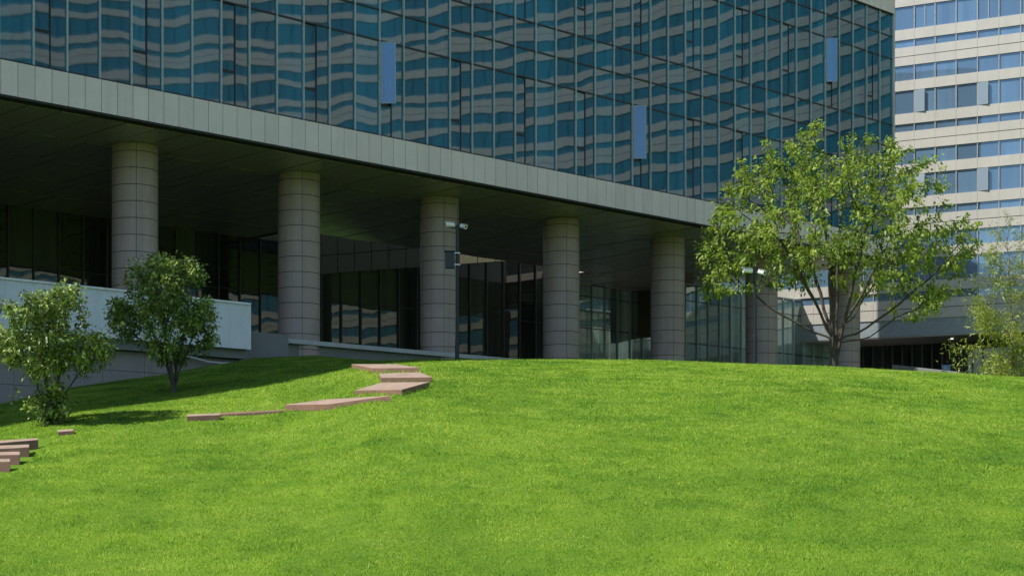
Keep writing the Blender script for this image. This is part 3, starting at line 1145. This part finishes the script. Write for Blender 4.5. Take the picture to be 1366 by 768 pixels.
def leaves_mesh(cent, outd, per, size, droop, spread, name, mat, parent, aspect=0.55, tintf=None, flat=0.0):
    """leaf sprays: every leaf a folded diamond of four points"""
    n = len(cent) * per
    c = np.repeat(cent, per, 0)
    o = np.repeat(outd, per, 0)
    d = o * 0.5 + rng.normal(0, 0.75, (n, 3))
    d[:, 2] = d[:, 2] * (1 - flat) - droop
    d /= np.linalg.norm(d, axis=1)[:, None]
    p = c + rng.normal(0, spread, (n, 3))
    L = size * (0.55 + 0.75 * rng.random(n))[:, None]
    up = rng.normal(0, 0.5, (n, 3)); up[:, 2] += 1.0
    sd = np.cross(d, up); sd /= np.linalg.norm(sd, axis=1)[:, None]
    nr = np.cross(sd, d)
    W = L * aspect * 0.5
    fold = 0.25 * W
    b = p; t = p + d * L
    t = t + np.array([0, 0, -1]) * L * 0.18
    l = p + d * L * 0.45 + sd * W + nr * fold
    r = p + d * L * 0.45 - sd * W + nr * fold
    V = np.stack([b, r, t, l], 1).astype(np.float32)
    me = bpy.data.meshes.new(name)
    me.vertices.add(4 * n)
    me.vertices.foreach_set('co', V.reshape(-1))
    lo = np.arange(4 * n).reshape(n, 4)
    tri = np.stack([lo[:, [0, 1, 2]], lo[:, [0, 2, 3]]], 1).reshape(-1, 3)
    me.loops.add(tri.size)
    me.loops.foreach_set('vertex_index', tri.reshape(-1).astype(np.int32))
    me.polygons.add(len(tri))
    me.polygons.foreach_set('loop_start', np.arange(0, tri.size, 3, dtype=np.int32))
    me.update()
    cl = np.repeat(rng.normal(0, 0.2, len(cent)), per)
    tint = np.clip((tintf(c) if tintf is not None else 0.5) + cl + rng.normal(0, 0.16, n), 0, 1)
    at = me.attributes.new('tint', 'FLOAT', 'FACE')
    at.data.foreach_set('value', np.repeat(tint, 2).astype(np.float32))
    me.materials.append(mat)
    ob = bpy.data.objects.new(name, me)
    COL.objects.link(ob)
    ob.parent = parent
    return ob

def inside_outline(px, py, outline):
    return in_poly(px, py, outline)

def crown_points(outline, z, base, n, depth=0.9, shell=0.35, clump=0.0, cf=1.0):
    ph = rng.uniform(0, 6.28, 9)
    """points through a crown whose silhouette, seen square on, is the outline; depth follows the local half width"""
    o = np.array(outline, float)
    res = []
    x0, x1 = o[:, 0].min(), o[:, 0].max()
    y0, y1 = o[:, 1].min(), o[:, 1].max()
    cx = (x0 + x1) / 2
    while len(res) < n:
        u = rng.uniform(x0, x1, 4000); v = rng.uniform(y0, y1, 4000)
        k = inside_outline(u, v, outline)
        u, v = u[k], v[k]
        # half width of the crown at this height
        for a, b in zip(u, v):
            t = rng.uniform(-1, 1)
            q = (a - cx) / ((x1 - x0) / 2)
            w = math.sqrt(max(0.02, 1 - q * q)) * (x1 - x0) / 2 / F * z * depth
            vy = (b - (y0 + y1) / 2) / ((y1 - y0) / 2)
            w *= math.sqrt(max(0.12, 1 - 0.8 * vy * vy))
            rr = math.sqrt(q * q + vy * vy + t * t)
            if rr < shell and rng.random() < 0.6:
                continue
            zz_ = z + t * w
            if clump:
                x_, y_, w_ = a / F * z * cf, b / F * z * cf, t * w * cf
                nz_ = math.sin(2.1 * x_ + ph[0] + 1.3 * math.sin(1.7 * w_ + ph[1])) + math.sin(2.4 * y_ + ph[2] + 1.2 * math.sin(1.9 * x_ + ph[3])) + math.sin(2.2 * w_ + ph[4] + 1.1 * math.sin(2.0 * y_ + ph[5]))
                if nz_ < clump:
                    continue
            # keep the true size: place by metres at the trunk's distance
            res.append(((a - EYE_X) / F * z, zz_, hh(b, z)))
            if len(res) >= n:
                break
    return np.array(res) - np.array(base)

# ---- the spreading tree on the right
tz = 76.0
tx = (1112 - EYE_X) / F * tz
tb = np.array([tx, tz, float(lawn_h(tx, tz)) - 0.05])
out_tree = [(1000, 395), (955, 402), (925, 385), (945, 350), (915, 352), (945, 318), (938, 285), (972, 270), (965, 232), (1003, 225), (1008, 196),
            (1045, 205), (1062, 178), (1090, 168), (1100, 190), (1135, 180), (1152, 200), (1185, 190), (1200, 222), (1222, 215), (1240, 240), (1262, 255),
            (1250, 285), (1285, 300), (1312, 330), (1290, 350), (1275, 372), (1268, 400), (1225, 432), (1205, 412), (1165, 395), (1120, 372), (1080, 378), (1040, 372)]
att = crown_points(out_tree, tz, tb, 3000, depth=0.85, clump=-0.3, cf=0.85)
fk = hh(455, tz) - tb[2]
nd = [np.array(p, float) for p in ((0, 0, 0), (0.02, 0, 0.45), (0.05, 0.0, 0.85), (0.06, 0, fk))]
pr = [-1, 0, 1, 2]
for (u, v, off, bend) in ((1008, 392, 0.6, -0.15), (1040, 330, -1.0, 0.2), (1068, 300, 1.2, 0.25), (1098, 290, -0.5, 0.15), (1125, 285, 0.8, -0.1),
                          (1150, 300, -1.3, 0.2), (1185, 330, 0.9, -0.1), (1222, 385, -0.6, -0.3), (1195, 425, 0.9, -0.35), (1060, 372, -1.2, 0.0), (1165, 372, -1.6, 0.0)):
    tgt = np.array([(u - EYE_X) / F * tz - tb[0], off, hh(v, tz) - tb[2]])
    prev = 3 if abs(u - 1112) > 40 else 2
    o_ = nd[prev].copy()
    for q in range(1, 9):
        f_ = q / 8
        p = o_ + (tgt - o_) * f_
        p[2] += bend * math.sin(math.pi * f_)
        p += rng.normal(0, 0.035, 3)
        nd.append(p); pr.append(prev); prev = len(nd) - 1
tree = empty('spreading_tree', tb)
nodes, par = colonize_from(att, nd, pr, 0.22, 0.42, first=4)
tag(tree, 'tall spreading tree with bright green leaves on the lawn crest', 'tree')
m, rad = skeleton_mesh(nodes, par, 0.0095, 2.3, 0.27)
m.build('trunk', M['bark'], tree, smooth=True)
tips = np.where(rad < 0.020)[0]
sel = tips[rng.random(len(tips)) < 0.52]
ctr = np.array([0, 0, nodes[:, 2].mean()])
od = nodes[sel] - ctr; od /= np.linalg.norm(od, axis=1)[:, None]
leaves_mesh(nodes[sel], od, 13, 0.20, 0.45, 0.12, 'crown', M['maple'], tree, aspect=0.62)
print('tree nodes', len(nodes), 'leaf nodes', len(sel))

# ---- two shrubs on the left
def shrub(name, u, v, outline, z, label, stems, natt, per, size, low=None, seed_r=0.013):
    g = ground_at(u, v)
    z = g.y
    base = np.array([g.x, g.y, g.z - 0.03])
    att = crown_points(outline, z, base, natt, depth=0.95, shell=0.2, clump=-0.5, cf=1.8)
    root = empty(name, base)
    tag(root, label, 'shrub', 'dense shrubs by the ramp wall')
    trunk = [(0, 0, 0), (0, 0, 0.12)]
    nd = [np.array(p, float) for p in trunk]; pr = [-1, 0]
    for (du, dv, off) in stems:
        tgt = np.array([du / F * z, off, dv / F * z])
        prev = 1
        for t in (0.2, 0.45, 0.7, 1.0):
            p = nd[1] + (tgt - nd[1]) * t + rng.normal(0, 0.02, 3)
            nd.append(p); pr.append(prev); prev = len(nd) - 1
    # grow on from the stems
    nodes = list(nd); par = list(pr)
    A = att
    n2, p2 = colonize_from(A, nodes, par, 0.13, 0.27)
    m, rad = skeleton_mesh(n2, p2, 0.0085, 2.1, 0.2)
    m.build('trunk', M['bark'], root, smooth=True)
    tips = np.where(rad < seed_r)[0]
    tips = tips[tips > 2]
    ctr = np.array([0, 0, n2[tips][:, 2].mean()])
    od = n2[tips] - ctr; od /= np.linalg.norm(od, axis=1)[:, None] + 1e-6
    leaves_mesh(n2[tips], od, per, size, 0.0, 0.10, 'crown', M['shrub'], root, aspect=0.5)
    if low:
        c_ = rng.normal(0, 1, (low, 3)) * np.array([0.26, 0.22, 0.34]) + np.array([0, -0.05, 0.5])
        leaves_mesh(c_, np.tile([0, 0, 0.6], (low, 1)), 14, size, 0.05, 0.09, 'basal_shoots', M['shrub'], root, aspect=0.5)
    print(name, len(n2), len(tips), 'z', z)
    return root
o1 = [(-6, 470), (-8, 440), (8, 425), (10, 410), (28, 412), (40, 398), (50, 385), (60, 400), (78, 395), (86, 378), (104, 385), (107, 412), (95, 432), (120, 438), (142, 445), (150, 468),
      (138, 480), (116, 484), (98, 494), (84, 500), (66, 506), (48, 498), (30, 488), (10, 492)]
shrub('leafy_shrub', 67, 566, o1, 41, 'lopsided light green shrub at the left edge, above the flight of steps',
      [(-22, 60, 0.1), (-4, 75, -0.25), (8, 70, 0.25), (32, 62, 0.0), (2, 26, -0.15), (-12, 22, 0.1), (12, 20, 0.1)], 1900, 24, 0.14, low=70)
o2 = [(143, 425), (150, 410), (172, 392), (182, 378), (178, 360), (200, 355), (212, 340), (228, 350), (240, 342), (262, 348), (272, 365), (268, 382), (280, 398), (276, 415), (288, 448),
      (274, 466), (254, 472), (240, 482), (224, 482), (206, 472), (190, 466), (168, 458), (150, 446)]
shrub('leafy_shrub', 232, 522, o2, 52, 'tall dark green round shrub before the pale ramp parapet',
      [(-18, 62, 0.15), (-6, 58, -0.2), (6, 60, 0.25), (18, 55, -0.1)], 2400, 25, 0.14)

# ---- feathery sapling at the right edge
def sapling():
    z = 67.5
    X = (1352 - EYE_X) / F * z
    base = np.array([X, z, float(lawn_h(X, z)) - 0.05])
    Ht = hh(302, z) - base[2]
    root = empty('feathery_sapling', base)
    tag(root, 'thin feathery yellow green sapling at the right edge', 'tree')
    nodes = []; par = []
    nst = 26
    for i in range(nst + 1):
        t = i / nst
        nodes.append(np.array([-0.25 * t + 0.04 * math.sin(i * 1.3), 0.05 * math.sin(i * 0.9), Ht * t])); par.append(i - 1)
    tipn = []
    for i in range(2, nst):
        t = i / nst
        for b in range(4 if t < 0.75 else 2):
            az = rng.random() * 2 * math.pi
            ln = (0.35 + 2.5 * (1 - t) ** 0.8) * (0.65 + 0.55 * rng.random())
            el = math.radians(18 + 26 * t + rng.normal(0, 7))
            prev = i
            n = max(3, int(ln / 0.22))
            dirv = np.array([math.cos(az) * math.cos(el), math.sin(az) * math.cos(el), math.sin(el)])
            for q in range(n):
                dirv = dirv + rng.normal(0, 0.07, 3) + np.array([0, 0, 0.015])
                dirv /= np.linalg.norm(dirv)
                nodes.append(nodes[prev] + dirv * ln / n); par.append(prev); prev = len(nodes) - 1
                if q > n * 0.25:
                    tipn.append((prev, t))
                    if rng.random() < 0.5:
                        sdv = dirv + rng.normal(0, 0.6, 3); sdv /= np.linalg.norm(sdv)
                        pp_ = prev
                        for _ in range(2):
                            nodes.append(nodes[pp_] + sdv * 0.16); par.append(pp_); pp_ = len(nodes) - 1
                            tipn.append((pp_, t))
    N_ = np.array(nodes)
    m, rad = skeleton_mesh(N_, np.array(par), 0.006, 2.4, 0.08, sides=5)
    m.build('trunk', M['bark_pale'], root, smooth=True)
    ids = np.array([i for i, t in tipn if rng.random() < 1.0 - 0.75 * t])
    od = N_[ids] - np.array([0, 0, 1.5]); od /= np.linalg.norm(od, axis=1)[:, None]
    leaves_mesh(N_[ids], od, 13, 0.19, 0.1, 0.13, 'crown', M['larch'], root, aspect=0.22)
    # low growth round the foot
    g2 = rng.normal(0, 1, (260, 3)) * np.array([0.95, 0.6, 0.42]) + np.array([0.2, -0.1, 0.35])
    g2[:, 2] = np.abs(g2[:, 2])
    leaves_mesh(g2, np.tile([0, 0, 1.0], (260, 1)), 10, 0.17, -0.2, 0.13, 'undergrowth', M['larch'], root, aspect=0.3)
sapling()

# ------------------------------------------------------------------ camera poles
def camera_unit(parent, side, loc, down=0.12, w=0.34):
    m = MB()
    # housing: rounded box with a sun hood, lens at the front; points along local +x
    ring = [(0.0, 0.08), (0.012, 0.092), (w * 0.75, 0.092), (w * 0.78, 0.10), (w, 0.10)]
    m.tube([(x, 0, 0) for x, r in ring], [r for x, r in ring], n=14)
    m.box(0.03, w + 0.05, -0.105, 0.105, 0.098, 0.112)
    o = m.build('camera_housing', M['camwhite'], parent, loc, smooth=False)
    o.rotation_euler = (0, down, side)
    l_ = MB()
    l_.tube([(w + 0.001, 0, 0), (w + 0.012, 0, 0)], 0.05, n=14)
    l_.build('lens', M['lens'], o)
    return o
def cam_pole(u, z, vtop, label, box, sc_=1.0):
    X = (u - EYE_X) / F * z
    gz = float(lawn_h(X, z))
    base = np.array([X, z, gz - 0.05])
    H = hh(vtop, z) - gz
    root = empty('camera_pole', base)
    tag(root, label, 'camera pole', 'security camera poles on the lawn crest')
    m = MB()
    m.tube([(0, 0, 0), (0, 0, 1.6), (0, 0, 1.62), (0, 0, H)], [0.095, 0.09, 0.075, 0.07], n=16)
    m.tube([(0, 0, 0.0), (0, 0, 0.09)], 0.17, n=16)
    m.build('pole', M['pole'], root)
    m = MB()
    m.tube([(0, 0, H), (0, 0, H + 0.8)], 0.013, n=8)
    m.build('antenna', M['pole'], root)
    m = MB()
    m.tube([(-0.30, 0, H - 0.12), (0.30, 0, H - 0.12)], 0.022, n=8)
    m.build('bracket', M['pole'], root)
    camera_unit(root, math.pi + 0.25, (-0.12, -0.03, H + 0.0), down=-0.05, w=0.40)
    camera_unit(root, -0.75, (0.16, 0.0, H - 0.03), down=0.25, w=0.30)
    if box:
        hb = hh(347, z) - base[2]
        m = MB()
        m.box(-0.52, -0.12, -0.16, 0.12, hb - 0.36, hb + 0.34)
        m.box(-0.56, -0.10, -0.20, 0.14, hb + 0.34, hb + 0.40)
        m.build('control_box', M['pole'], root, bevel=0.015)
        m = MB()
        for q in (0.30, -0.2):
            m.box(-0.118, 0.12, -0.11, -0.09, hb + q - 0.02, hb + q + 0.02)
            m.box(-0.118, 0.12, 0.09, 0.11, hb + q - 0.02, hb + q + 0.02)
        m.build('strap', M['steel'], root)
    return root
cam_pole(610, 72.5, 299, 'dark camera pole with a control box strapped on, before the third column', True)
cam_pole(1007, 70.0, 360, 'dark camera pole without a box, behind the tree branches', False)

# grey pipe lying along the foot of the wall
pts = []
for (u, v) in ((240, 473), (258, 477), (278, 482.5), (299, 484.5), (318, 483.5), (334, 481)):
    s_, z__ = s_at(u, 0.2)
    pts.append(((u - EYE_X) / F * z__, z__, hh(v, z__)))
c = Vector(pts[2])
m = MB()
m.tube([Vector(p) - c for p in pts], 0.045, n=8)
o = m.build('pipe', M['pipe'], None, c, smooth=True)
tag(o, 'pale grey curved pipe at the foot of the ramp wall', 'pipe')

# low wall of the ramp behind the crest on the right
za = 86.0
pA = Vector(((1192 - EYE_X) / F * za, za, hh(486.5, za)))
zb_ = 82.0
pB = Vector(((1285 - EYE_X) / F * zb_, zb_, hh(496.5, zb_)))
m = MB()
t = (pB - pA); t.z = 0; t.normalize()
nrm = Vector((t.y, -t.x, 0)) * 0.12
top = [pA - nrm, pA + nrm, pB + nrm, pB - nrm]
cc = (pA + pB) / 2 - Vector((0, 0, 1.2))
m.hexa([p - Vector((0, 0, 1.6)) - cc for p in top] + [p - cc for p in top])
o = m.build('low_wall', M['concrete'], None, cc, bevel=0.015)
tag(o, 'low sloping grey wall just behind the lawn crest on the right', 'wall')

# small blue sign standing by the glazing
zs = 100.0
Xs = (1262 - EYE_X) / F * zs
root = empty('sign_board', (Xs, zs, 7.2))
tag(root, 'small blue standing sign before the dark ground floor glazing on the right', 'sign')
m = MB()
m.box(-0.22, 0.22, -0.03, 0.03, 0.25, 1.62)
m.build('panel', M['signblue'], root, bevel=0.01)
m = MB()
for q in (-0.245, 0.225):
    m.box(q, q + 0.02, -0.035, 0.035, 0.0, 1.66)
m.build('frame', M['mullion_pale'], root)

# ------------------------------------------------------------------ unseen wood added behind the camera to darken the glass reflections
cw = []
for i in range(170):
    a = math.radians(rng.uniform(150, 345))
    R_ = rng.uniform(135, 165)
    cx, cy = R_ * math.cos(a), R_ * math.sin(a)
    hgt, wd = rng.uniform(11, 19), rng.uniform(4, 7)
    n = 60
    q = rng.normal(0, 1, (n, 3)); q /= np.linalg.norm(q, axis=1)[:, None]
    q *= rng.random((n, 1)) ** 0.4
    cw.append(np.stack([cx + q[:, 0] * wd, cy + q[:, 1] * wd, -1.6 + hgt * 0.52 + q[:, 2] * hgt * 0.5], -1))
cw = np.concatenate(cw)
fw = leaves_mesh(cw, np.tile([0, 0, 0.2], (len(cw), 1)), 4, 2.6, 0.1, 0.9, 'added_wood', M['shrub'], None, aspect=0.9)
tag(fw, 'unseen wood of dark green trees added to darken the reflections', 'wood', kind='stuff')

# ------------------------------------------------------------------ light
SUN_EL = math.radians(49.5)
saz = math.atan2(N1[1], N1[0]) - math.radians(118.4)      # direction towards the sun, in plan
sh = Vector((math.cos(saz), math.sin(saz), 0))
sd = Vector((sh.x * math.cos(SUN_EL), sh.y * math.cos(SUN_EL), math.sin(SUN_EL)))
sun = bpy.data.lights.new('sun', 'SUN')
sun.energy = 4.4
sun.angle = math.radians(0.53)
sun.color = (1.0, 0.955, 0.88)
so = bpy.data.objects.new('sun', sun)
COL.objects.link(so)
so.rotation_euler = (-sd).to_track_quat('-Z', 'Y').to_euler()
so.location = (0, 0, 60)
w = bpy.data.worlds.new('World')
sc.world = w
w.use_nodes = True
nt = w.node_tree
nt.nodes.clear()
sky = nt.nodes.new('ShaderNodeTexSky')
sky.sky_type = 'NISHITA'
sky.sun_disc = False
sky.sun_elevation = SUN_EL
sky.sun_rotation = math.atan2(sh.x, sh.y)
sky.air_density = 1.0
sky.dust_density = 0.6
sky.ozone_density = 1.5
bg = nt.nodes.new('ShaderNodeBackground')
bg.inputs[1].default_value = 0.13
ow = nt.nodes.new('ShaderNodeOutputWorld')
nt.links.new(sky.outputs[0], bg.inputs[0])
nt.links.new(bg.outputs[0], ow.inputs[0])

# ------------------------------------------------------------------ camera
cd = bpy.data.cameras.new('camera')
cd.sensor_width = 36
cd.lens = F / 1366 * 36
cd.shift_y = (HOR - 384) / 1366
cd.clip_end = 3000
cam = bpy.data.objects.new('camera', cd)
COL.objects.link(cam)
cam.rotation_euler = (math.radians(90), 0, 0)
sc.camera = cam

sc.view_settings.view_transform = 'Standard'
sc.view_settings.look = 'None'
sc.view_settings.exposure = 0.45
sc.view_settings.gamma = 1
sc.cycles.max_bounces = 6
sc.cycles.diffuse_bounces = 3
sc.cycles.glossy_bounces = 4
sc.cycles.use_denoising = True
sc.cycles.sample_clamp_indirect = 4
